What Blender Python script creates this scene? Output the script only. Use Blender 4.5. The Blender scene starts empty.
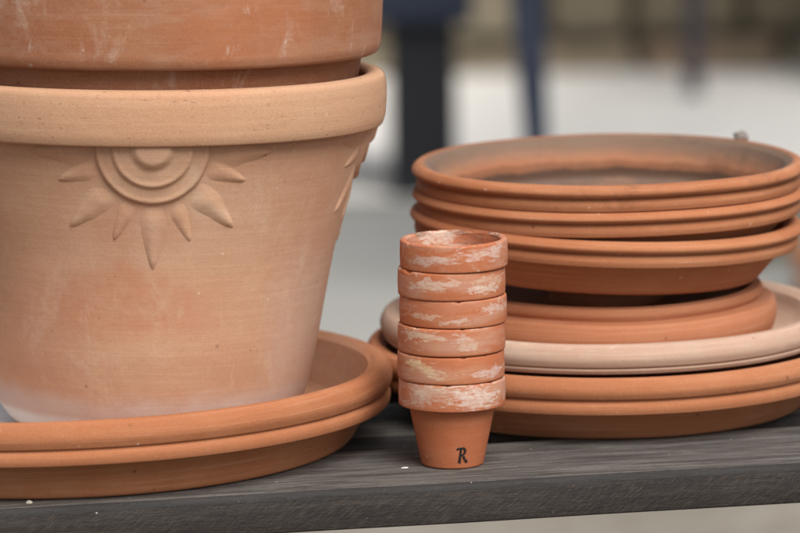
import bpy, bmesh, math, random
from mathutils import Vector, Matrix, noise
R_ = math.radians
scene = bpy.context.scene
COL = scene.collection
random.seed(7)

# ------------------------------------------------------------------ helpers
def link(name, bm, mats, parent=None, smooth=True):
    me = bpy.data.meshes.new(name)
    bm.normal_update()
    bm.to_mesh(me); bm.free()
    for m in (mats if isinstance(mats, (list, tuple)) else [mats]):
        me.materials.append(m)
    if smooth:
        for p in me.polygons: p.use_smooth = True
    o = bpy.data.objects.new(name, me); COL.objects.link(o)
    if parent: o.parent = parent
    return o

def thing(name, label, cat, loc=(0, 0, 0), rot=(0, 0, 0), group=None):
    o = bpy.data.objects.new(name, None); COL.objects.link(o)
    o.empty_display_size = .02
    o.location = loc; o.rotation_euler = rot
    o['label'] = label; o['category'] = cat
    if group: o['group'] = group
    return o

def tag(o, label, cat, group=None):
    o['label'] = label; o['category'] = cat
    if group: o['group'] = group
    return o

def struct(o): o['kind'] = 'structure'; return o

def fillet(pts, n=5):
    """pts: (r, z[, radius]) polyline -> polyline with rounded corners"""
    out = []
    P = [(Vector((p[0], p[1])), p[2] if len(p) > 2 else 0) for p in pts]
    for i, (p, rad) in enumerate(P):
        if rad <= 0 or i in (0, len(P) - 1): out.append(p); continue
        a = P[i-1][0] - p; b = P[i+1][0] - p
        la, lb = a.length, b.length
        d = min(rad, la * .48, lb * .48)
        A = p + a / la * d; B = p + b / lb * d
        for k in range(n + 1):
            t = k / n
            out.append(A * (1-t)**2 + p * 2*t*(1-t) + B * t*t)
    # subdivide long runs so that wobble and shear stay smooth
    res = [out[0]]
    for q in out[1:]:
        L = (q - res[-1]).length; k = max(1, int(L / .008)); s = res[-1].copy()
        for j in range(1, k + 1): res.append(s.lerp(q, j / k))
    return [(v.x, v.y) for v in res]

def lathe(prof, seg=192, wob=0., seed=0., shear=None, zwob=0.):
    bm = bmesh.new(); rings = []
    for r, z in prof:
        if r < 1e-5:
            v = bm.verts.new((0, 0, z)); 
            if shear: v.co.z += shear(v.co)
            rings.append([v]); continue
        ring = []
        for k in range(seg):
            a = 2 * math.pi * k / seg; c, s = math.cos(a), math.sin(a)
            n = noise.noise(Vector((c * 1.3 + seed, s * 1.3, z * 8)))
            n2 = noise.noise(Vector((c * 1.1 - seed, s * 1.1, 3.3)))
            rr = r * (1 + wob * n)
            v = bm.verts.new((rr * c, rr * s, z + zwob * n2 * min(1, z / .012)))
            if shear: v.co.z += shear(v.co)
            ring.append(v)
        rings.append(ring)
    for A, B in zip(rings, rings[1:]):
        if len(A) == 1 and len(B) == 1: continue
        for k in range(seg):
            j = (k + 1) % seg
            if len(A) == 1: bm.faces.new((A[0], B[j], B[k]))
            elif len(B) == 1: bm.faces.new((A[k], A[j], B[0]))
            else: bm.faces.new((A[k], A[j], B[j], B[k]))
    bmesh.ops.recalc_face_normals(bm, faces=bm.faces)
    return bm

def box(bm, lo, hi, mi=0, M=None):
    vs = [bm.verts.new((x, y, z)) for x in (lo[0], hi[0]) for y in (lo[1], hi[1]) for z in (lo[2], hi[2])]
    fs = []
    for f in ((0,1,3,2), (4,6,7,5), (0,4,5,1), (2,3,7,6), (0,2,6,4), (1,5,7,3)):
        q = bm.faces.new([vs[i] for i in f]); q.material_index = mi; fs.append(q)
    if M: bmesh.ops.transform(bm, matrix=M, verts=vs)
    return vs, fs

def bevel(bm, w, seg=3, edges=None):
    bmesh.ops.bevel(bm, geom=edges or bm.edges[:], offset=w, segments=seg, profile=.5, affect='EDGES')

# ------------------------------------------------------------------ node helper
class N:
    def __init__(s, name):
        s.m = bpy.data.materials.new(name); s.m.use_nodes = True
        s.t = s.m.node_tree; s.b = s.t.nodes['Principled BSDF']
        s.tc = s.t.nodes.new('ShaderNodeTexCoord').outputs['Object']
    def new(s, k, **kw):
        n = s.t.nodes.new(k)
        for a, b in kw.items(): setattr(n, a, b)
        return n
    def put(s, sock, v):
        if isinstance(v, bpy.types.NodeSocket): s.t.links.new(v, sock)
        elif v is not None:
            if sock.type == 'RGBA' and len(v) == 3: v = (*v, 1)
            sock.default_value = v
    def mp(s, vec, loc=(0,0,0), scale=(1,1,1), rot=(0,0,0)):
        n = s.new('ShaderNodeMapping'); s.put(n.inputs['Vector'], vec)
        n.inputs['Location'].default_value = loc; n.inputs['Scale'].default_value = scale
        n.inputs['Rotation'].default_value = rot
        return n.outputs[0]
    def noise(s, vec, scale, detail=4, rough=.55, dist=0., col=False):
        n = s.new('ShaderNodeTexNoise'); s.put(n.inputs['Vector'], vec)
        n.inputs['Scale'].default_value = scale; n.inputs['Detail'].default_value = detail
        n.inputs['Roughness'].default_value = rough; n.inputs['Distortion'].default_value = dist
        return n.outputs['Color' if col else 'Fac']
    def vor(s, vec, scale, out='Distance', feature='F1'):
        n = s.new('ShaderNodeTexVoronoi', feature=feature); s.put(n.inputs['Vector'], vec)
        n.inputs['Scale'].default_value = scale
        return n.outputs[out]
    def ramp(s, v, a, b, x=0., y=1.):
        n = s.new('ShaderNodeMapRange', interpolation_type='SMOOTHSTEP'); s.put(n.inputs['Value'], v)
        for i, q in ((1, a), (2, b), (3, x), (4, y)): n.inputs[i].default_value = q
        return n.outputs[0]
    def math(s, op, a, b=None):
        n = s.new('ShaderNodeMath', operation=op); s.put(n.inputs[0], a)
        if b is not None: s.put(n.inputs[1], b)
        return n.outputs[0]
    def vmath(s, op, a, b=None, out=0):
        n = s.new('ShaderNodeVectorMath', operation=op); s.put(n.inputs[0], a)
        if b is not None: s.put(n.inputs[1], b)
        return n.outputs['Value' if op in ('LENGTH', 'DOT_PRODUCT') else 'Vector']
    def mix(s, f, a, b, mode='MIX'):
        n = s.new('ShaderNodeMix', data_type='RGBA', blend_type=mode)
        s.put(n.inputs['Factor'], f); s.put(n.inputs['A'], a) if 0 else None
        ins = [i for i in n.inputs if i.type == 'RGBA']
        s.put(ins[0], a); s.put(ins[1], b)
        return [o for o in n.outputs if o.type == 'RGBA'][0]
    def sep(s, v):
        n = s.new('ShaderNodeSeparateXYZ'); s.put(n.inputs[0], v); return n.outputs
    def bump(s, h, strength, dist, prev=None):
        n = s.new('ShaderNodeBump'); s.put(n.inputs['Height'], h)
        n.inputs['Strength'].default_value = strength; n.inputs['Distance'].default_value = dist
        if prev is not None: s.t.links.new(prev, n.inputs['Normal'])
        return n.outputs[0]
    def end(s, col, rough=.85, normal=None, spec=.3):
        s.put(s.b.inputs['Base Color'], col); s.put(s.b.inputs['Roughness'], rough)
        s.b.inputs['Specular IOR Level'].default_value = spec
        if normal is not None: s.t.links.new(normal, s.b.inputs['Normal'])
        return s.m

def srgb(r, g, b):
    f = lambda c: c / 12.92 if c <= .04045 else ((c + .055) / 1.055) ** 2.4
    return tuple(f(v / 255) for v in (r, g, b))

def terracotta(name, base, alt, seed, alt_amt=.6, alt_scale=14, streak=.12, stain=None, stain_at=(.56, .68),
               stain_freq=(22, 22, 70), stain_max=.8, stain_z=None, blobs=(), bands=(), dots=.5, pale_dots=.4,
               grain=.5, rough=.86, bumpd=.00025, flecks=0., haze=0, blobf=1., alb=.84, crust=False, scuff=None, sdist=.8):
    base = tuple(v * alb for v in base); alt = tuple(v * alb for v in alt)
    n = N(name)
    P = n.mp(n.tc, loc=(seed * 1.37, seed * 2.11, seed * .73))
    big = n.noise(P, alt_scale, 5, .6, .3)
    c = n.mix(n.ramp(big, .38, .66, 0, alt_amt), base, alt)
    # throwing lines: rings round the wheel axis, broken along their length
    st = n.noise(n.mp(P, scale=(9, 9, 420)), 1, 3, .6)
    st2 = n.noise(n.mp(P, scale=(30, 30, 1500)), 1, 2, .6)
    stf = n.math('ADD', n.math('MULTIPLY', st, .65), n.math('MULTIPLY', st2, .35))
    c = n.mix(n.ramp(stf, .4, .62, streak, 0), c, n.mix(1, c, (.55, .5, .46), 'MULTIPLY'))
    c = n.mix(n.ramp(stf, .5, .7, 0, streak * .8), c, (.72, .50, .36))
    # firing clouds
    cl = n.noise(n.mp(P, scale=(1, 1, 1.7)), 38, 6, .65, .6)
    c = n.mix(n.ramp(cl, .5, .72, 0, .3), c, alt)
    # grain
    gr = n.noise(P, 1400, 3, .7)
    c = n.mix(n.ramp(gr, .35, .7, .0, .22 * grain), c, (.16, .07, .04))
    c = n.mix(n.ramp(gr, .55, .32, .0, .2 * grain), c, (.78, .55, .42))
    for z0, z1, col, f, nz, *inr in bands:
        z = n.math('ADD', n.sep(n.tc)[2], n.math('MULTIPLY', n.math('SUBTRACT', n.noise(P, 45, 4), .5), nz))
        m = n.math('MULTIPLY', n.ramp(z, z0, z0 + (z1 - z0) * .35), n.ramp(z, z1, z1 - (z1 - z0) * .35))
        if inr:
            xyz = n.sep(n.tc); r2 = n.math('SQRT', n.math('ADD', n.math('MULTIPLY', xyz[0], xyz[0]), n.math('MULTIPLY', xyz[1], xyz[1])))
            m = n.math('MULTIPLY', m, n.ramp(r2, inr[0] + .003, inr[0] - .002))
        c = n.mix(n.math('MULTIPLY', m, f), c, col)
    for ctr, rad, col, f, nz, sc in blobs:
        f *= blobf
        w = n.vmath('SUBTRACT', n.noise(P, sc, 5, .62, 0, True), (.5, .5, .5))
        w = n.vmath('MULTIPLY', w, (nz, nz, nz))
        d = n.vmath('SUBTRACT', n.vmath('ADD', n.tc, w), ctr)
        L = n.vmath('LENGTH', n.vmath('DIVIDE', d, rad))
        brk = n.ramp(n.noise(P, 170, 4, .7), .3, .6, .45, 1)
        if crust:
            q = n.noise(n.mp(P, loc=(2, 7, 3), scale=(75, 75, 300)), 1, 9, .72, 1.2)
            v = n.math('ADD', n.math('MULTIPLY', n.ramp(L, 1.9, .2), .72), n.math('MULTIPLY', n.math('SUBTRACT', q, .5), 2.4))
            m = n.math('MULTIPLY', n.ramp(v, .36, .60), n.ramp(n.noise(n.mp(P, scale=(1, 1, 2)), 420, 5, .7), .32, .62, .35, 1))
            c = n.mix(n.math('MULTIPLY', m, min(1, f)), c, col)
            continue
        c = n.mix(n.math('MULTIPLY', n.ramp(L, 1.15, .45, 0, f), brk), c, col)
    hb = None
    if stain:
        s1 = n.noise(n.mp(P, scale=stain_freq), 1, 8, .7, sdist)
        m = n.ramp(s1, stain_at[0], stain_at[1])
        brk = n.ramp(n.noise(n.mp(P, scale=(1, 1, 2.2)), 230, 5, .7), .34, .6, .3, 1)
        m = n.math('MULTIPLY', m, brk)
        if haze:
            hz = n.ramp(n.noise(n.mp(P, loc=(5, 2, 8), scale=(24, 24, 90)), 1, 5, .6, .5), .42, .66, 0, haze)
            m = n.math('MAXIMUM', m, hz)
        if stain_z:
            m = n.math('MULTIPLY', m, n.ramp(n.sep(n.tc)[2], stain_z[0], stain_z[1]))
        m = n.math('MULTIPLY', m, stain_max); hb = m
        tint = n.mix(n.ramp(n.noise(P, 60, 3), .4, .65), stain, tuple(v * q for v, q in zip(stain, (1., .93, .78))))
        c = n.mix(m, c, tint)
    if scuff:
        fr, at_, mx_, sc_ = scuff
        q = n.noise(n.mp(P, loc=(9, 4, 1), scale=fr), 1, 5, .7, .4)
        gate = n.ramp(n.noise(P, 28, 4, .6), .48, .6)
        if stain_z: gate = n.math('MULTIPLY', gate, n.ramp(n.sep(n.tc)[2], stain_z[0], stain_z[1]))
        c = n.mix(n.math('MULTIPLY', n.ramp(q, at_, at_ + .10, 0, mx_), gate), c, sc_)
    if flecks:
        # short dark pores dragged along the wheel direction
        fl = n.noise(n.mp(P, scale=(260, 260, 680)), 1, 3, .6)
        c = n.mix(n.ramp(fl, .62, .74, 0, flecks), c, (.2, .10, .06))
    if dots:
        v = n.new('ShaderNodeTexVoronoi'); n.put(v.inputs['Vector'], P); v.inputs['Scale'].default_value = 120
        pick = n.ramp(n.sep(v.outputs['Color'])[0], .84, .95)
        c = n.mix(n.math('MULTIPLY', n.ramp(v.outputs['Distance'], .17, .06, 0, dots), pick), c, (.07, .035, .02))
    if pale_dots:
        v = n.new('ShaderNodeTexVoronoi'); n.put(v.inputs['Vector'], n.mp(P, loc=(3, 1, 2))); v.inputs['Scale'].default_value = 140
        pick = n.ramp(n.sep(v.outputs['Color'])[1], .91, .94)
        c = n.mix(n.math('MULTIPLY', n.ramp(v.outputs['Distance'], .15, .04, 0, pale_dots), pick), c, (.75, .62, .52))
    h = n.math('ADD', n.math('MULTIPLY', gr, .5), n.math('MULTIPLY', stf, .8))
    if hb is not None: h = n.math('ADD', h, n.math('MULTIPLY', hb, .5))
    nm = n.bump(h, .55, bumpd)
    nm = n.bump(n.noise(P, 55, 4, .6), .35, .0012, nm)
    ro = n.ramp(n.noise(P, 30, 3), .3, .7, rough - .1, min(1, rough + .08))
    return n.end(c, ro, nm, .25)

# ------------------------------------------------------------------ camera
cam = bpy.data.cameras.new('camera'); co = bpy.data.objects.new('camera', cam); COL.objects.link(co)
p = R_(9.346); ro = R_(.79)
F = Vector((0, math.cos(p), -math.sin(p))); U0 = Vector((0, math.sin(p), math.cos(p))); X0 = Vector((1, 0, 0))
Xc = X0 * math.cos(ro) - U0 * math.sin(ro); Uc = U0 * math.cos(ro) + X0 * math.sin(ro)
co.matrix_world = Matrix(((Xc.x, Uc.x, -F.x, 0), (Xc.y, Uc.y, -F.y, 0), (Xc.z, Uc.z, -F.z, .465), (0, 0, 0, 1)))
cam.sensor_width = 36; cam.lens = 4444 / 800 * 36
cam.clip_start = .05; cam.clip_end = 400
cam.dof.use_dof = True; cam.dof.focus_distance = 2.215; cam.dof.aperture_fstop = 8.3
scene.camera = co

# ------------------------------------------------------------------ light
SUN_EL, SUN_AZ = 51, 154            # azimuth clockwise from +Y
world = bpy.data.worlds.new('World'); scene.world = world; world.use_nodes = True
wt = world.node_tree; bg = wt.nodes['Background']
sky = wt.nodes.new('ShaderNodeTexSky'); sky.sky_type = 'NISHITA'; sky.sun_disc = False
sky.sun_elevation = R_(SUN_EL); sky.sun_rotation = R_(SUN_AZ)
sky.air_density = 1.; sky.dust_density = 3; sky.ozone_density = 1.
hs = wt.nodes.new('ShaderNodeHueSaturation'); hs.inputs['Saturation'].default_value = .3
wt.links.new(sky.outputs[0], hs.inputs['Color']); wt.links.new(hs.outputs[0], bg.inputs['Color'])
bg.inputs['Strength'].default_value = .05
sun = bpy.data.lights.new('sun', 'SUN'); so = bpy.data.objects.new('sun', sun); COL.objects.link(so)
sun.energy = 1.5; sun.angle = R_(42); sun.color = (1, .95, .88)
sd = Vector((math.sin(R_(SUN_AZ)) * math.cos(R_(SUN_EL)), math.cos(R_(SUN_AZ)) * math.cos(R_(SUN_EL)), math.sin(R_(SUN_EL))))
so.rotation_euler = sd.to_track_quat('Z', 'Y').to_euler()
so.location = sd * 5
scene.view_settings.view_transform = 'Standard'; scene.view_settings.look = 'None'
scene.view_settings.exposure = 1.35; scene.view_settings.gamma = 1

# ------------------------------------------------------------------ wood
def wood(name, c0, c1, c2, saw=False, seed=0, dust=.12):
    n = N(name); P = n.mp(n.tc, loc=(seed, seed * .7, 0))
    g = n.noise(n.mp(P, scale=(14, 190, 190)), 1, 7, .68, .6)
    g2 = n.noise(n.mp(P, scale=(130, 1100, 1100)), 1, 4, .65, .3)
    c = n.mix(n.ramp(g, .36, .64), c0, c1)
    c = n.mix(n.ramp(g2, .5, .68, 0, .65), c, c2)
    blot = n.noise(P, 22, 5, .6)
    c = n.mix(n.ramp(blot, .42, .7, 0, .45), c, n.mix(1, c, (.6, .58, .6), 'MULTIPLY'))
    h = n.math('ADD', n.math('MULTIPLY', g, .6), n.math('MULTIPLY', g2, .7))
    if saw:
        q = n.mp(P, rot=(0, R_(38), 0))
        w = n.noise(n.mp(q, scale=(150, 150, 1000)), 1, 3, .6, .25)
        w2 = n.noise(n.mp(q, scale=(45, 45, 420)), 1, 3, .6, .3)
        brk = n.ramp(n.noise(P, 45, 5, .65), .3, .6, .25, 1)
        c = n.mix(n.math('MULTIPLY', n.ramp(w, .44, .68, 0, .5), brk), c, (.085, .066, .053))
        c = n.mix(n.math('MULTIPLY', n.ramp(w2, .46, .6, 0, .55), brk), c, (.024, .02, .02))
        h = n.math('ADD', h, n.math('MULTIPLY', w, .9))
    spk = n.noise(P, 900, 3, .6)
    c = n.mix(n.ramp(spk, .56, .74, 0, dust), c, (.19, .175, .16))
    c = n.mix(n.ramp(spk, .4, .28, 0, .6), c, (.015, .014, .015))
    v = n.new('ShaderNodeTexVoronoi'); n.put(v.inputs['Vector'], P); v.inputs['Scale'].default_value = 170
    pick = n.ramp(n.sep(v.outputs['Color'])[0], .90, .95)
    c = n.mix(n.math('MULTIPLY', n.ramp(v.outputs['Distance'], .12, .05, 0, .8), pick), c, (.5, .47, .42))
    return n.end(c, .72, n.bump(h, .7, .0007), .35)

M_top = wood('weathered_grey_wood', (.052, .047, .044), (.145, .133, .122), (.030, .027, .026), dust=.5)
M_saw = wood('sawn_dark_wood', (.025, .020, .0185), (.046, .037, .032), (.017, .0145, .0135), True, 3)
M_edge = wood('worn_dark_edge', (.021, .0185, .018), (.034, .030, .029), (.016, .014, .0135), False, 5)

YAW = math.atan(.208)
bench = thing('wooden_bench', 'weathered dark grey slatted wooden bench carrying all the clay pots and saucers', 'bench',
              (0, 2.1555, 0), (0, 0, YAW))
for i in range(3):
    y0 = i * .1215
    bm = bmesh.new()
    nx = 60
    box(bm, (-.72, y0, -.0207), (.72, y0 + .0935, 0))
    es = [e for e in bm.edges if abs(e.verts[0].co.x - e.verts[1].co.x) > .1]
    top = [e for e in es if e.verts[0].co.z > -.001]; bot = [e for e in es if e.verts[0].co.z < -.001]
    bmesh.ops.bevel(bm, geom=top, offset=.0042, segments=4, profile=.5, affect='EDGES')
    bmesh.ops.bevel(bm, geom=[e for e in bm.edges if e.is_valid and abs(e.verts[0].co.x - e.verts[1].co.x) > .1 and e.calc_length() > 1 and max(v.co.z for v in e.verts) < -.02], offset=.0012, segments=2, profile=.5, affect='EDGES')
    bmesh.ops.bisect_plane  # (ops module kept local)
    for k in range(1, nx):
        x = -.72 + 1.44 * k / nx
        bmesh.ops.bisect_plane(bm, geom=bm.verts[:] + bm.edges[:] + bm.faces[:], plane_co=(x, 0, 0), plane_no=(1, 0, 0))
    for v in bm.verts:
        q = v.co
        q.z += .0005 * noise.noise(Vector((q.x * 9, i * 3.1, 1.7)))
        q.y += .0009 * noise.noise(Vector((q.x * 6, i * 5.3, 9.1))) * (1 if q.y < y0 + .04 else .6)
    bm.normal_update()
    for f in bm.faces:
        nz = f.normal.z
        f.material_index = 0 if nz > .93 else (2 if nz > .12 else 1)
    link('slat', bm, [M_top, M_saw, M_edge], bench)
for sx in (-.6, .6):
    bm = bmesh.new(); box(bm, (sx - .03, .01, -.0655), (sx + .03, .327, -.0217)); bevel(bm, .003, 2)
    link('cross_rail', bm, M_saw, bench, False)
    for yy in (.012, .265):
        bm = bmesh.new(); box(bm, (sx - .028, yy, -.5), (sx + .028, yy + .055, -.0665)); bevel(bm, .003, 2)
        link('leg', bm, M_saw, bench, False)

# ------------------------------------------------------------------ saucers
def saucer_profile(R, Rt, Rr, Rbt, Rb, h, zb, zr, floor, lip=.008, zr_hi=None, inner_r=None, step=None, hollow=None):
    """returns (outer body, rim, inner body) polylines. R rim, Rt lip top, Rr lower ridge, Rbt body top, Rb base"""
    zr_hi = zr_hi or zb - .0012
    ir = inner_r or Rb - .004
    outer = fillet([(0, .0018), (Rb - .014, .0018, .002), (Rb - .011, 0, .001), (Rb, 0, .0022)] + ([(hollow, zr + .0080, .002), (Rbt - .003, zr + .0050, .001)] if hollow else []) + [(Rbt, zr - .0006)])
    rh = h - zb
    rim = fillet([(Rbt, zr - .0006), (Rr - .0005, zr - .0001, .0008), (Rr + .0003, zr + .0026, .0025), (Rr + .0001, zr_hi - .0016, .0022), (Rr - .0015, zb - .0003, .0005),
                  (R - .0012, zb + .0003, .0016), (R + .0004, zb + rh * .36, .005), (R - .0004, h - rh * .34, .006), (R - .0026, h - .0004, .0045), (Rt - lip * .45, h, .003), (Rt - lip, h - .0028)], 7)
    inn = [(Rt - lip, h - .0028)]
    if step: inn += [(step[0] + .004, step[1] + .0015, .002), (step[0], step[1], .0015)]
    inn += [(ir, floor + .004, .004), (ir - .007, floor, .004), (0, floor)]
    return outer, rim, fillet(inn)

def saucer(label, loc, rot, prof, mat, seed, group, shear=None, flip=False, wob=.0035, zwob=.0007):
    t = thing('terracotta_saucer', label, 'saucer', loc, rot, group)
    outer, rim, inn = prof
    A = lathe(outer, 224, wob, seed, shear, zwob); B = lathe(inn, 224, wob, seed, shear, zwob)
    me = bpy.data.meshes.new('tmp'); B.to_mesh(me); B.free(); A.from_mesh(me); bpy.data.meshes.remove(me)
    bmesh.ops.recalc_face_normals(A, faces=A.faces)
    # outward side: check one face of the inner floor
    for f in A.faces: pass
    b = link('body', A, mat, t); r = link('rim', lathe(rim, 224, wob, seed, shear, zwob), mat, t)
    return t

G7 = 'clay saucers piled in the stack on the right'
ORANGE = (.46, .168, .072); ORANGE2 = (.53, .23, .112); RUST = (.38, .135, .058); DUSTY = (.50, .30, .20)
mS = lambda name, seed, base=ORANGE, alt=ORANGE2, **k: terracotta(name, base, alt, seed, **{**dict(scuff=((10, 10, 260), .62, .35, (.66, .47, .36)), streak=.16, dots=.6, pale_dots=.35, grain=.3), **k})

# bottom of the stack
saucer('widest clean orange saucer lying directly on the bench at the bottom of the saucer pile', (.111, 2.367, .0003), (0, 0, .4),
       saucer_profile(.1302, .1275, .1284, .1195, .1058, .0364, .0249, .0170, .007), mS('clay_saucer_wide', 1), 1.1, G7)
saucer('pale whitish pink flat saucer second from the bottom of the saucer pile', (.111, 2.367, .0368), (0, 0, 1.3),
       saucer_profile(.1222, .1185, .1203, .1195, .1185, .0159, .0036, .0014, .0025, lip=.009, zr_hi=.0030, inner_r=.106),
       mS('clay_saucer_pale', 2, (.56, .37, .275), (.60, .46, .37), alb=.86, streak=.2, dots=.2, stain=(.64, .56, .48), stain_freq=(14, 14, 60), stain_max=.55), 2.1, G7)
# upside-down saucer: foot up
saucer('narrow reddish brown saucer lying upside down in the shadow at mid pile', (.111, 2.367, .0727), (math.pi, 0, .5),
       saucer_profile(.0922, .0895, .0845, .0785, .0310, .0330, .0148, .0079, .0210, hollow=.0300),
       mS('clay_saucer_upturned', 3, (.50, .19, .09), (.53, .23, .12)), 3.1, G7)
pS = lambda h, **k: saucer_profile(.1058, .1032, .1032, .0958, .0822, h, .0252, .0180, .0085, **k)
saucer('orange saucer with its deep tapered side exposed, third from the top of the pile', (.1103, 2.367, .0722), (0, R_(2.6), 0), pS(.0319),
       mS('clay_saucer_third', 4), 4.1, G7)
saucer('orange saucer nested just under the topmost one, only its double rim showing', (.1128, 2.367, .0872), (R_(.25), R_(-.2), 3.3), pS(.0312),
       mS('clay_saucer_second', 5), 5.1, G7)
STAIN = dict(bands=((.0130, .060, (.155, .112, .085), .9, .006, .0990), (.0115, .0200, (.13, .055, .030), .7, .006, .0965), (.0075, .0165, (.035, .022, .015), .9, .006, .0965),
                    (-.010, .0150, (.17, .125, .100), .85, .001, .0800)),
             stain=(.08, .055, .04), stain_freq=(26, 26, 40), stain_at=(.5, .72), stain_max=.5, haze=.25)
saucer('topmost saucer of the pile, open, its grey brown stained inside showing', (.1128, 2.367, .1006), (0, 0, 0),
       pS(.0321, inner_r=.083, step=None), mS('clay_saucer_stained', 6, **STAIN), 6.1, G7, zwob=.001)

# big saucer under the flower pots
def shearL(v):
    k = min(1., max(0., v.z) / .012)
    return k * (-.0229 * v.y + .0099 * v.x)
saucer('very large orange saucer under the big sun pot at the left', (-.1796, 2.2862, .0003), (0, 0, 0),
       saucer_profile(.1748, .1712, .1736, .1640, .1532, .0383, .0246, .0164, .0085, lip=.009),
       mS('clay_saucer_large', 8, blobs=(((-.02, .03, .010), (.10, .12, .014), (.80, .79, .78), 1.4, .03, 40),
                                          ((.13, .05, .02), (.06, .07, .03), (.42, .25, .17), .6, .03, 40))),
       7.1, None, shearL, wob=.002, zwob=.0004)

# ------------------------------------------------------------------ big pot with sun reliefs
POT = Vector((-.1317, 2.288, .0092)); PROT = (R_(-1.62), R_(.93), 0)
wall = [(.0680, .0, .004), (.0745, .0040, .006), (.0795, .0120, .008), (.0822, .0200, .01), (.0853, .0331, .01), (.0881, .0474, .01), (.0912, .0653, .02),
        (.0965, .0939, .02), (.1043, .1223, .02), (.1112, .1462, .02), (.1140, .1566)]
body_out = fillet([(0, .002), (.055, .002)] + wall)
rim_pts = fillet([(.1140, .1566), (.1168, .1560, .0006), (.1210, .1563, .0012), (.1225, .1605, .004), (.1232, .1690, .010), (.1230, .178, .006), (.1220, .1832, .003),
                  (.1168, .1846, .004), (.1120, .1828, .004), (.1105, .1770)])
body_in = fillet([(.1105, .1770), (.1090, .160, .01), (.1030, .1462, .02), (.0955, .1223, .02), (.0878, .0939, .02), (.0822, .0653, .02), (.0765, .035, .01), (.0700, .011, .006), (0, .010)])
TAN = (.52, .285, .175); TAN2 = (.58, .37, .245); PINK = (.47, .225, .135)
M_pot = terracotta('dusty_tan_clay', TAN, TAN2, 21, alt_scale=11, alb=1.0, streak=.10, grain=.5, scuff=((200, 200, 14), .565, .13, (.70, .58, .48)), dots=.35, pale_dots=.5, rough=.9,
    stain=(.62, .47, .36), stain_freq=(26, 26, 16), stain_at=(.5, .72), stain_max=.45,
    stain_z=None, haze=.18, blobs=(((-.005, -.09, .073), (.055, .05, .022), (.48, .215, .125), .75, .03, 22),
           ((.0, -.105, .115), (.03, .04, .016), (.46, .22, .13), .5, .03, 25),
           ((-.10, -.05, .10), (.05, .05, .06), (.34, .19, .11), .55, .03, 18),
           ((.085, -.04, .05), (.03, .05, .06), (.52, .37, .31), .5, .03, 30),
           ((0, -.08, .033), (.10, .04, .015), (.44, .24, .15), .5, .02, 35)),
    bands=((-.006, .030, (.52, .42, .38), .75, .014), (.002, .014, (.64, .62, .60), .75, .008)))
M_potrim = terracotta('tan_clay_rim', (.52, .305, .185), (.50, .26, .15), 23, alt_scale=9, alb=.98, streak=.10, grain=.6, dots=.2, pale_dots=.3, rough=.9, flecks=.75)
pot = thing('flower_pot', 'big dusty tan flower pot with a moulded half sun, standing in the large saucer', 'flower pot', POT, PROT)
SEG = 256
A = lathe(body_out, SEG, .0015, 11.); B = lathe(body_in, SEG, .0015, 11.)
me = bpy.data.meshes.new('tmp'); B.to_mesh(me); B.free(); A.from_mesh(me); bpy.data.meshes.remove(me)
link('body', A, M_pot, pot)
link('rim', lathe(rim_pts, SEG, .0015, 11.), M_potrim, pot)

def rad_at(z):
    for (r0, z0), (r1, z1) in zip(body_out, body_out[1:]):
        if z0 <= z <= z1 and z1 > z0: return r0 + (r1 - r0) * (z - z0) / (z1 - z0)
    return .1140
def sstep(a, b, x):
    t = min(1, max(0, (x - a) / (b - a))); return t * t * (3 - 2 * t)
RAYS = [(0, .0640, .0082, 1.), (21.5, .0535, .0060, .8), (-22.5, .0525, .0060, .75), (45, .0600, .0092, 1.), (-46, .0605, .0094, .85), (70, .0525, .0068, .9), (-71, .0525, .0068, .8),
        (87, .0650, .0100, 1.), (-88, .0650, .0100, .9)]
ZC = .1545
def relief(u, v):
    """u across, v downwards from the sun's centre"""
    r = math.hypot(u, v); h = -.0006
    # stepped disc: three tiers, each edge a thin raised line
    d = .0022 * sstep(.0292, .0276, r) + .0004 * math.exp(-((r - .0268) / .0012) ** 2)
    d += .0013 * sstep(.0204, .0192, r) + .0004 * math.exp(-((r - .0184) / .0011) ** 2)
    d += .0024 * sstep(.0116, .0070, r)
    if r < .0292: h = max(h, d - .0003)
    for a, L, w, k in RAYS:
        ca, sa = math.cos(R_(a)), math.sin(R_(a))
        t = u * sa + v * ca; s = u * ca - v * sa
        t0 = .0282
        if t < t0 or t > L + .001: continue
        q = (t - t0) / (L - t0)
        hw = .92 * w * max(.03, (1 - max(0, q - .15) / .86) ** .75) if q < 1 else w * .03
        e = abs(s) / hw
        if e > 1.5: continue
        prof = sstep(1.5, .1, e) * (.0019 * k) * sstep(1.05, .82, q) * (.3 + .7 * sstep(0, .35, q))
        h = max(h, prof - .0005)
    return h
CAMA = math.atan2(0 - POT.y, 0 - POT.x)
NU, NV = 150, 92
for k in range(4):
    bm = bmesh.new(); grid = []
    a0 = CAMA + R_(.5) + k * R_(91)
    for j in range(NV + 1):
        z = .0885 + (.1562 - .0885) * j / NV; row = []
        R0 = rad_at(z)
        for i in range(NU + 1):
            u = -.066 + .132 * i / NU
            h = relief(u, ZC - z)
            h += .00025 * noise.noise(Vector((u * 130, z * 130, k * 7.)))
            a = a0 + u / R0
            row.append(bm.verts.new(((R0 + h) * math.cos(a), (R0 + h) * math.sin(a), z)))
        grid.append(row)
    for j in range(NV):
        for i in range(NU):
            bm.faces.new((grid[j][i], grid[j][i+1], grid[j+1][i+1], grid[j+1][i]))
    link('sun_relief', bm, M_pot, pot)

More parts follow.
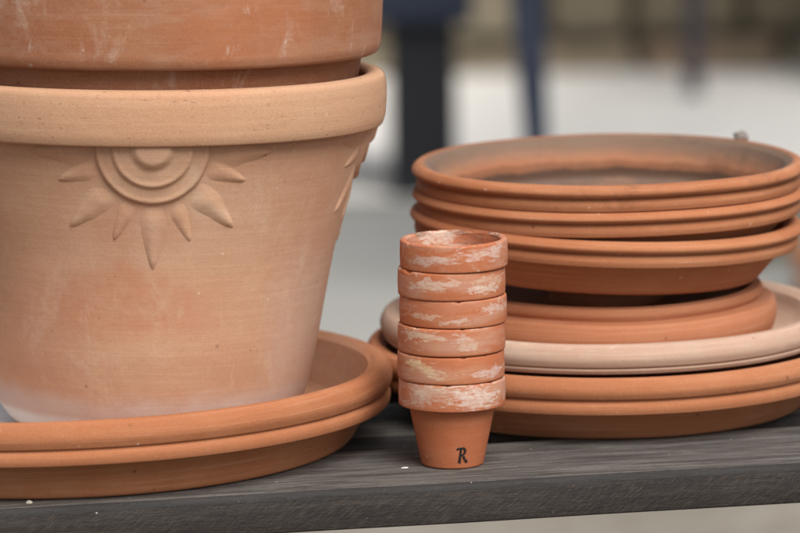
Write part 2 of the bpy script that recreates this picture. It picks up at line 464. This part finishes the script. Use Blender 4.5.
# the pot standing inside it
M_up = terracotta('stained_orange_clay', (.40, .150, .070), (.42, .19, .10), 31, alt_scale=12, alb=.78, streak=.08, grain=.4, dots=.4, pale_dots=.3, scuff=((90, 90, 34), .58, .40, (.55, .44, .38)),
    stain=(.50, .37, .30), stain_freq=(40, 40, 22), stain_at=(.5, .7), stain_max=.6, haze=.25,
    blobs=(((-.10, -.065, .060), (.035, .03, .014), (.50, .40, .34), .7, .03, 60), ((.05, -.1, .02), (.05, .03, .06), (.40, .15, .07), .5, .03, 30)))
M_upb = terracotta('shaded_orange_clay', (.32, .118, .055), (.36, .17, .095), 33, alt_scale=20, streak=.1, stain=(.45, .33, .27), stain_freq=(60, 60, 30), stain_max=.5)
up_rot = Matrix.Rotation(PROT[1], 4, 'Y') @ Matrix.Rotation(PROT[0], 4, 'X')
UZ = .040
up = thing('flower_pot', 'darker orange stained flower pot nested inside the tan sun pot', 'flower pot', POT + (up_rot @ Vector((0, 0, UZ))), PROT)
uo = fillet([(0, .002), (.060, .002, .002), (.066, 0, .004), (.0735, .010, .01), (.082, .054, .02), (.0985, .110, .02), (.1085, .140, .02), (.1105, .1532)])
ur = fillet([(.1105, .1532), (.1120, .1534, .0006), (.1185, .1536, .0022), (.1204, .1580, .006), (.1214, .18, .02), (.1222, .212, .005), (.1175, .217, .005), (.1125, .213, .004), (.1110, .205)])
ui = fillet([(.1110, .205), (.104, .150, .02), (.091, .110, .02), (.075, .054, .02), (.066, .014, .008), (0, .010)])
A = lathe(uo, SEG, .002, 17.); B = lathe(ui, SEG, .002, 17.)
me = bpy.data.meshes.new('tmp'); B.to_mesh(me); B.free(); A.from_mesh(me); bpy.data.meshes.remove(me)
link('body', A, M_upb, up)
# rim shader is written in rim heights, so its blobs sit on the rim: give the rim its own origin
M_upr = M_up
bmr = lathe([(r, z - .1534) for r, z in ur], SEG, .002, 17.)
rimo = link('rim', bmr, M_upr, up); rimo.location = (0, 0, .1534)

# ------------------------------------------------------------------ six small pots
GS = 'little clay pots stacked in a tall column'
WH = (.56, .47, .40)
SP = [  # label, seed, threshold, max, extra blobs (object space: front is -y), dx, turn
    ('little pot at the foot of the column, whole body showing, black letter R on it', 41, (.47, .58), .9,
     (((-.012, -.024, .040), (.020, .012, .006), (.52, .42, .35), .9, .015, 110), ((.013, -.023, .0385), (.014, .012, .0055), (.68, .62, .57), .95, .015, 110)), -.0006),
    ('little pot second from the bottom of the column, yellowish scrape across its rim', 42, (.52, .63), .8,
     (((-.020, -.018, .0420), (.0055, .012, .0017), (.66, .52, .32), 1.2, .004, 220), ((-.015, -.022, .0398), (.0072, .012, .0022), (.62, .49, .28), .95, .007, 160), ((-.0105, -.025, .0376), (.0068, .012, .0021), (.64, .50, .28), .95, .007, 160), ((-.006, -.026, .0352), (.006, .012, .0016), (.64, .50, .28), .95, .007, 160),
      ((.017, -.02, .0365), (.012, .012, .003), (.66, .62, .60), .8, .011, 130)), -.0007),
    ('little pot third from the bottom of the column, cream blotches on its rim', 43, (.50, .62), .85,
     (((-.014, -.023, .0415), (.014, .012, .0025), (.64, .58, .46), .9, .011, 130), ((.007, -.026, .0375), (.007, .012, .003), (.60, .52, .46), .8, .010, 130)), -.0002),
    ('little pot fourth from the bottom of the column, faint smudged streaks on its rim', 44, (.53, .64), .75,
     (((-.014, -.023, .0370), (.012, .012, .0014), (.62, .5, .38), .8, .009, 150), ((.0, -.026, .0345), (.009, .012, .0015), (.66, .6, .55), .85, .009, 150), ((.021, -.016, .0405), (.008, .012, .003), (.66, .6, .56), .8, .009, 150)), .0004),
    ('little pot just below the top of the column, long white smear on its rim', 45, (.50, .62), .85,
     (((-.010, -.025, .0395), (.015, .012, .0028), (.66, .58, .5), .9, .011, 130), ((.016, -.021, .0365), (.012, .012, .0022), (.70, .64, .58), .95, .009, 140), ((.019, -.02, .0400), (.012, .012, .003), (.60, .50, .4), .7, .010, 130)), .0001),
    ('topmost little pot of the column, its open dirty mouth showing', 46, (.49, .61), .9,
     (((-.010, -.024, .0370), (.012, .012, .0028), (.60, .52, .47), .85, .011, 130), ((.014, -.022, .0415), (.018, .012, .004), (.64, .57, .54), .85, .013, 120),
      ((-.010, .021, .042), (.012, .008, .005), (.66, .62, .55), .95, .011, 130), ((.012, .020, .036), (.014, .008, .012), (.16, .06, .035), 1.1, .009, 150), ((-.017, .018, .0447), (.007, .005, .002), (.05, .03, .02), 1.2, .004, 200), ((.003, .024, .0447), (.006, .004, .002), (.06, .035, .02), 1.1, .004, 200), ((.021, .012, .0440), (.006, .005, .002), (.05, .03, .02), 1.1, .004, 200)), .0014),
]
sp_out = fillet([(0, .0012), (.011, .0012), (.0128, 0, .0006), (.0157, 0, .0012), (.0220, .0309)])
sp_rim = fillet([(.0220, .0309), (.0227, .0309, .0003), (.0270, .0311, .0010), (.02725, .0380, .004), (.0269, .0449, .0014), (.0246, .0451, .0010), (.0236, .0440)])
sp_in = fillet([(.0236, .0440), (.0225, .0315, .003), (.0196, .0300, .002), (.0138, .0036, .0015), (0, .0032)])
sx0, sy0 = .02586, 2.2081
for i, (label, seed, th, mx, blobs, dx) in enumerate(SP):
    z0 = .0002 + i * .01415
    t = thing('small_terracotta_pot', label, 'small pot', (sx0 + dx, sy0 + .0003 * math.sin(i * 2.3), z0),
              (R_(.25 * math.sin(i * 1.7)), R_(.3 * math.cos(i * 2.1)), 0), GS)
    m = terracotta('limed_small_clay_%s' % 'abcdef'[i], (.50, .148, .060), (.53, .19, .09), seed, alt_scale=60, streak=.06, grain=.25, dots=.3, pale_dots=.3,
                   stain=WH, stain_freq=(46, 46, 125), sdist=1.8, stain_at=(th[0] + .02, th[1] + .06), stain_max=mx * .8, haze=.40, crust=True, blobf=.60, scuff=((60, 60, 420), .58, .7, (.70, .62, .54)), stain_z=(.0312, .0335), blobs=blobs, bumpd=.00018)
    A = lathe(sp_out, 128, .004, seed); B = lathe(sp_in, 128, .004, seed)
    me = bpy.data.meshes.new('tmp'); B.to_mesh(me); B.free(); A.from_mesh(me); bpy.data.meshes.remove(me)
    link('body', A, m, t)
    rb = lathe(sp_rim, 128, .004, seed)
    for v in rb.verts:      # nicked lip
        if v.co.z > .0435:
            q = noise.noise(Vector((v.co.x * 260, v.co.y * 260, seed * 3.)))
            if q > .28: v.co.z -= (q - .28) * .0030
    link('rim', rb, m, t)
    if i == 0:
        # hand painted letter laid on the cone
        nl = N('black_paint'); Ml = nl.end(nl.mix(nl.ramp(nl.noise(nl.tc, 900, 5, .7), .54, .66, 0, .75), (.016, .013, .012), (.34, .12, .06)), .75, nl.bump(nl.noise(nl.tc, 1500), .4, .0001))
        strokes = [([(-5.6, 13.9), (-4.2, 15.4), (-2.2, 15.7), (-.4, 14.8)], [.55, 1.0, 1.1, .7]),
                   ([(-1.1, 15.2), (-1.6, 11), (-2.2, 6), (-3.1, .3)], [1.0, .95, 1.1, 1.35]),
                   ([(-.8, 15.6), (1.6, 15.9), (3.2, 13.9), (3.0, 11.2), (1.2, 9.2), (-.9, 8.3)], [.8, 1.0, 1.15, 1.1, .85, .6]),
                   ([(.4, 8.8), (1.8, 6.3), (3.3, 3.0), (5.2, .6)], [.8, 1.05, 1.3, 1.1])]
        bm = bmesh.new()
        ca = math.atan2(-sy0, -sx0)
        def on(px, py, lift):
            z = .0032 + py * .000505
            R0 = .0157 + (.0220 - .0157) * z / .0309 + lift
            a = ca + (9.8 + px) * .000505 / R0
            return (R0 * math.cos(a), R0 * math.sin(a), z)
        for li, (pts, ws) in enumerate(strokes):
            # densify
            P2 = []
            for a in range(len(pts) - 1):
                for k in range(6):
                    tt = k / 6; g = lambda q: q[a] * (1 - tt) + q[a + 1] * tt
                    P2.append((g([p_[0] for p_ in pts]), g([p_[1] for p_ in pts]), g(ws)))
            P2.append((*pts[-1], ws[-1]))
            rows = []
            for k, (x, y, w) in enumerate(P2):
                x2, y2, _ = P2[min(k + 1, len(P2) - 1)]; x1, y1, _ = P2[max(k - 1, 0)]
                d = Vector((x2 - x1, y2 - y1)).normalized(); nn = Vector((-d.y, d.x))
                w *= 1.15 + .2 * noise.noise(Vector((x, y, li)))
                L = .00014 + li * .00003
                rows.append([bm.verts.new(on(x + nn.x * w * s, y + nn.y * w * s, lf)) for s, lf in ((-1.05, -.0002), (-1, L), (0, L + .00004), (1, L), (1.05, -.0002))])
            for A_, B_ in zip(rows, rows[1:]):
                for k in range(4): bm.faces.new((A_[k], A_[k+1], B_[k+1], B_[k]))
        bmesh.ops.recalc_face_normals(bm, faces=bm.faces)
        link('painted_letter', bm, Ml, t)

# ------------------------------------------------------------------ tiny loose bits
def pebble(name, label, cat, loc, size, col, seed, rot=0):
    bm = bmesh.new(); bmesh.ops.create_icosphere(bm, subdivisions=3, radius=1)
    for v in bm.verts:
        v.co *= 1 + .35 * noise.noise(v.co * 1.3 + Vector((seed, 0, 0)))
        v.co.x *= size[0]; v.co.y *= size[1]; v.co.z *= size[2]
    n = N(name + '_stone'); m = n.end(n.mix(n.noise(n.tc, 500), tuple(c * .8 for c in col), col), .9)
    o = link(name, bm, m); o.location = loc; o.rotation_euler = (0, 0, rot)
    return tag(o, label, cat)
pebble('pebble', 'small grey pebble resting on the back rim of the topmost saucer', 'pebble', (.1895, 2.4365, .1342), (.0042, .003, .0030), (.22, .19, .17), 3)
pebble('paint_flake', 'tiny white flake lying on the bench beside the column of little pots', 'flake', (.0010, 2.1965, .0006), (.0019, .0012, .0004), (.66, .64, .6), 5, .3)
pebble('grit_grain', 'pale crumb on the bench under the front of the large saucer', 'crumb', (-.183, 2.1262, .0007), (.0016, .0012, .0009), (.5, .45, .38), 8)

# ------------------------------------------------------------------ setting
GZ = -.5
def sheet(name, x0, x1, y0, y1, z, mat, nx=1, ny=1, wav=0.):
    bm = bmesh.new(); g = []
    for j in range(ny + 1):
        g.append([bm.verts.new((x0 + (x1 - x0) * i / nx, y0 + (y1 - y0) * j / ny + (wav * noise.noise(Vector((i * .7, j, 2.2))) if j in (0, ny) else 0), z)) for i in range(nx + 1)])
    for j in range(ny):
        for i in range(nx): bm.faces.new((g[j][i], g[j][i+1], g[j+1][i+1], g[j+1][i]))
    return struct(link(name, bm, mat, None, False))

def stony(name, a, b, c, s1=2.5, s2=60):
    n = N(name)
    col = n.mix(n.ramp(n.noise(n.tc, s1, 5, .6), .35, .65), a, b)
    col = n.mix(n.ramp(n.vor(n.tc, s2), .1, .6, .5, 0), col, c)
    col = n.mix(n.ramp(n.noise(n.tc, s2 * 3, 4, .7), .4, .7, 0, .4), col, a)
    return n.end(col, .92, n.bump(n.vor(n.tc, s2), .5, .004))
M_grey = stony('grey_ground', (.28, .28, .265), (.33, .325, .31), (.23, .227, .217))
M_white = stony('pale_paving_stone', (.84, .825, .79), (.87, .855, .825), (.76, .74, .71), 1.5, 30)
M_beige = stony('beige_stone', (.20, .18, .15), (.27, .245, .21), (.15, .12, .095), 5, 40)
M_lowbounce = stony('low_bounce_ground', (.075, .068, .05), (.11, .10, .072), (.055, .05, .037), 1.2, 25)  # unseen ground, made dark to cut the light bounced onto undersides
sheet('ground', -80, 80, -60, 160, GZ, M_lowbounce)
sheet('grey_strip', -14, 14, 4.6, 6.6, GZ + .002, M_grey)  # grey middle zone of the ground, darker than the paving beyond
sheet('paving', -14, 14, 6.45, 8.6, GZ + .004, M_white, 60, 1, .12)
sheet('path', -14, 14, 3.5, 4.75, GZ + .004, M_beige, 60, 1, .10)

# low rubble wall at the back of the terrace: individually cut stones in one wall
n = N('rubble_stone'); geo = n.new('ShaderNodeNewGeometry')
rp = geo.outputs['Random Per Island']
c = n.mix(n.ramp(rp, 0, .5), (.15, .125, .085), (.25, .215, .155)); c = n.mix(n.ramp(rp, .6, 1, 0, .8), c, (.20, .135, .095))
c = n.mix(n.ramp(n.noise(n.tc, 14, 5), .35, .7, 0, .6), c, (.12, .105, .07))
M_rub = n.end(c, .95, n.bump(n.noise(n.tc, 40, 5), .6, .01))
n = N('wall_mortar'); M_mort = n.end(n.mix(n.noise(n.tc, 30), (.07, .06, .045), (.12, .10, .075)), .95)
gw = thing('garden_wall', 'low brown rubble stone wall at the back of the pale terrace', 'wall', (0, 7.95, GZ), (0, 0, R_(-.5)))
bm = bmesh.new(); box(bm, (-5, .06, -.05), (5, .40, .95)); link('core', bm, M_mort, gw, False)
bm = bmesh.new(); z = -.04; rnd = random.Random(4)
while z < .95:
    hh = rnd.uniform(.09, .17); x = -5 + rnd.uniform(0, .2)
    while x < 5:
        w = rnd.uniform(.14, .38)
        b2 = bmesh.new(); box(b2, (x + .008, rnd.uniform(-.02, .015), z + .006), (x + w - .008, .12, z + hh - .006))
        bmesh.ops.bevel(b2, geom=b2.edges[:], offset=.018, segments=2, profile=.6, affect='EDGES')
        for v in b2.verts: v.co += Vector((noise.noise(v.co * 9), noise.noise(v.co * 9 + Vector((5, 0, 0))), noise.noise(v.co * 9 + Vector((0, 7, 0))))) * .010
        me = bpy.data.meshes.new('tmp'); b2.to_mesh(me); b2.free(); bm.from_mesh(me); bpy.data.meshes.remove(me)
        x += w
    z += hh
link('stonework', bm, M_rub, gw)

def dark(name, c, r=.5):
    n = N(name); return n.end(n.mix(n.noise(n.tc, 25, 4), c, tuple(v * 1.25 for v in c)), r, n.bump(n.noise(n.tc, 200), .2, .001))
M_navy = dark('navy_paint', (.018, .024, .042)); M_blk = dark('black_paint_wood', (.012, .013, .016)); M_plum = dark('dark_plum_metal', (.04, .034, .042))

# low dark bench on block legs
lb = thing('low_bench', 'dark navy low bench seat on thick black block leg, blurred behind the pots', 'bench', (0, 6.46, GZ))
bm = bmesh.new(); box(bm, (-.42, -.03, .262), (.112, .28, .345)); bevel(bm, .008, 3); link('seat', bm, M_navy, lb)
for lx in (-.012, -.36):
    bm = bmesh.new(); box(bm, (lx, 0, 0), (lx + .098, .25, .2615)); bevel(bm, .006, 2); link('leg', bm, M_blk, lb, False)

# table whose slim legs show
tb = thing('garden_table', 'garden table far behind with two slim dark legs standing on the pale terrace', 'table', (.186, 5.6, GZ))
ex = Vector((.324, 2.02, 0)); ey = Vector((.72, -.121, 0))
def tleg(base, m, wt_, wb, lean):
    bm = bmesh.new(); vs = []
    for zz, w, off in ((0, wb, 0), (.68, wt_, lean)):
        for sx, sy in ((-1, -1), (1, -1), (1, 1), (-1, 1)):
            vs.append(bm.verts.new((base.x + off + sx * w / 2, base.y + sy * w / 2, zz)))
    bm.faces.new(vs[3::-1]); bm.faces.new(vs[4:])
    for k in range(4): j = (k + 1) % 4; bm.faces.new((vs[k], vs[j], vs[j+4], vs[k+4]))
    bevel(bm, .003, 2); link('leg', bm, m, tb, False)
tleg(Vector((0, 0, 0)), M_navy, .062, .020, -.0365)
tleg(ex, M_plum, .046, .030, .01)
tleg(ey, M_navy, .050, .026, .02)
tleg(ex + ey, M_navy, .050, .026, .045)
bm = bmesh.new()
for k in range(6):
    f0 = -.14 + 1.28 * k / 6; f1 = f0 + 1.28 / 6 * .55
    c4 = [ey * f0 - ex * .06, ex * 1.06 + ey * f0, ex * 1.06 + ey * f1, ey * f1 - ex * .06]
    lo = [bm.verts.new((v.x, v.y, .681)) for v in c4]; hi = [bm.verts.new((v.x, v.y, .705)) for v in c4]
    bm.faces.new(lo); bm.faces.new(hi)
    for q in range(4): r = (q + 1) % 4; bm.faces.new((lo[q], lo[r], hi[r], hi[q]))
bmesh.ops.recalc_face_normals(bm, faces=bm.faces); bevel(bm, .004, 2)
link('tabletop', bm, M_navy, tb, False)

# weathered trough and a clay pot on the ground, mostly hidden by the saucers
n = N('weathered_trough_stone'); M_tr = n.end(n.mix(n.ramp(n.noise(n.tc, 9, 5), .35, .65), (.15, .145, .115), (.23, .22, .18)), .95, n.bump(n.noise(n.tc, 60, 5), .6, .006))
bm = bmesh.new(); W_, D_, H_ = .32, .14, .085
def loop(x, y, z): return [bm.verts.new(q) for q in ((-x, -y, z), (x, -y, z), (x, y, z), (-x, y, z))]
Ls = [loop(W_ * .95, D_ * .92, 0), loop(W_, D_, H_), loop(W_ - .03, D_ - .03, H_), loop(W_ - .04, D_ - .04, .04)]
bm.faces.new(Ls[0][::-1]); bm.faces.new(Ls[3])
for A_, B_ in zip(Ls, Ls[1:]):
    for k in range(4): j = (k + 1) % 4; bm.faces.new((A_[k], A_[j], B_[j], B_[k]))
bevel(bm, .008, 2)
tr = link('stone_trough', bm, M_tr, None, False); tr.location = (.755, 5.98, GZ); tr.rotation_euler = (0, 0, R_(8))
tag(tr, 'low grey stone trough on the ground, glimpsed right of the saucer pile', 'trough')

fp = thing('distant_clay_pot', 'small blurred clay pot on the ground at the right edge, beyond the saucer pile', 'flower pot', (.533, 5.58, GZ))
fp.scale = (1.1, 1.1, .72)
m = mS('plain_far_clay', 51)
link('body', lathe(fillet([(0, 0), (.022, 0, .001), (.028, .065), (.026, .068), (.019, .006), (0, .006)]), 48), m, fp)
link('rim', lathe(fillet([(.0282, .0652), (.033, .0656, .001), (.034, .088, .0015), (.030, .0885, .001), (.0285, .068)]), 48), m, fp)

# ------------------------------------------------------------------ shrub by the wall, right
n = N('dull_leaf'); M_leaf = n.end(n.mix(n.noise(n.tc, 12), (.035, .042, .018), (.07, .065, .035)), .7)
n = N('shrub_bark'); M_bark = n.end((.06, .045, .03), .9)
sh = thing('shrub', 'dark olive shrub in front of the stone wall at the upper right', 'shrub', (.93, 7.70, GZ))
rnd = random.Random(11); bm = bmesh.new()
for k in range(1500):
    a = rnd.uniform(0, 2 * math.pi); rr = .20 * math.sqrt(rnd.random()); z = rnd.uniform(.05, .55)
    rr *= .65 + .5 * noise.noise(Vector((math.cos(a) * 2, math.sin(a) * 2, z * 6))) + .25
    c = Vector((rr * math.cos(a), rr * .6 * math.sin(a), z)); s = rnd.uniform(.015, .03)
    M = Matrix.Translation(c) @ Matrix.Rotation(rnd.uniform(0, 6.3), 4, 'Z') @ Matrix.Rotation(rnd.uniform(-1.2, 1.2), 4, 'X')
    vs = [bm.verts.new(M @ Vector(q)) for q in ((-s * .5, 0, 0), (0, -s, .1 * s), (s * .5, 0, 0), (0, s, .1 * s))]
    bm.faces.new(vs)
link('foliage', bm, M_leaf, sh, False)
bm = bmesh.new()
for k in range(7):
    a = k * .9; t0 = Vector((.02 * math.cos(a), .02 * math.sin(a), 0)); t1 = Vector((.13 * math.cos(a), .08 * math.sin(a), .42))
    d = (t1 - t0); q = d.to_track_quat('Z', 'Y').to_matrix().to_4x4()
    bmesh.ops.create_cone(bm, cap_ends=True, segments=7, radius1=.008, radius2=.003, depth=d.length, matrix=Matrix.Translation((t0 + t1) / 2) @ q)
link('stem', bm, M_bark, sh)
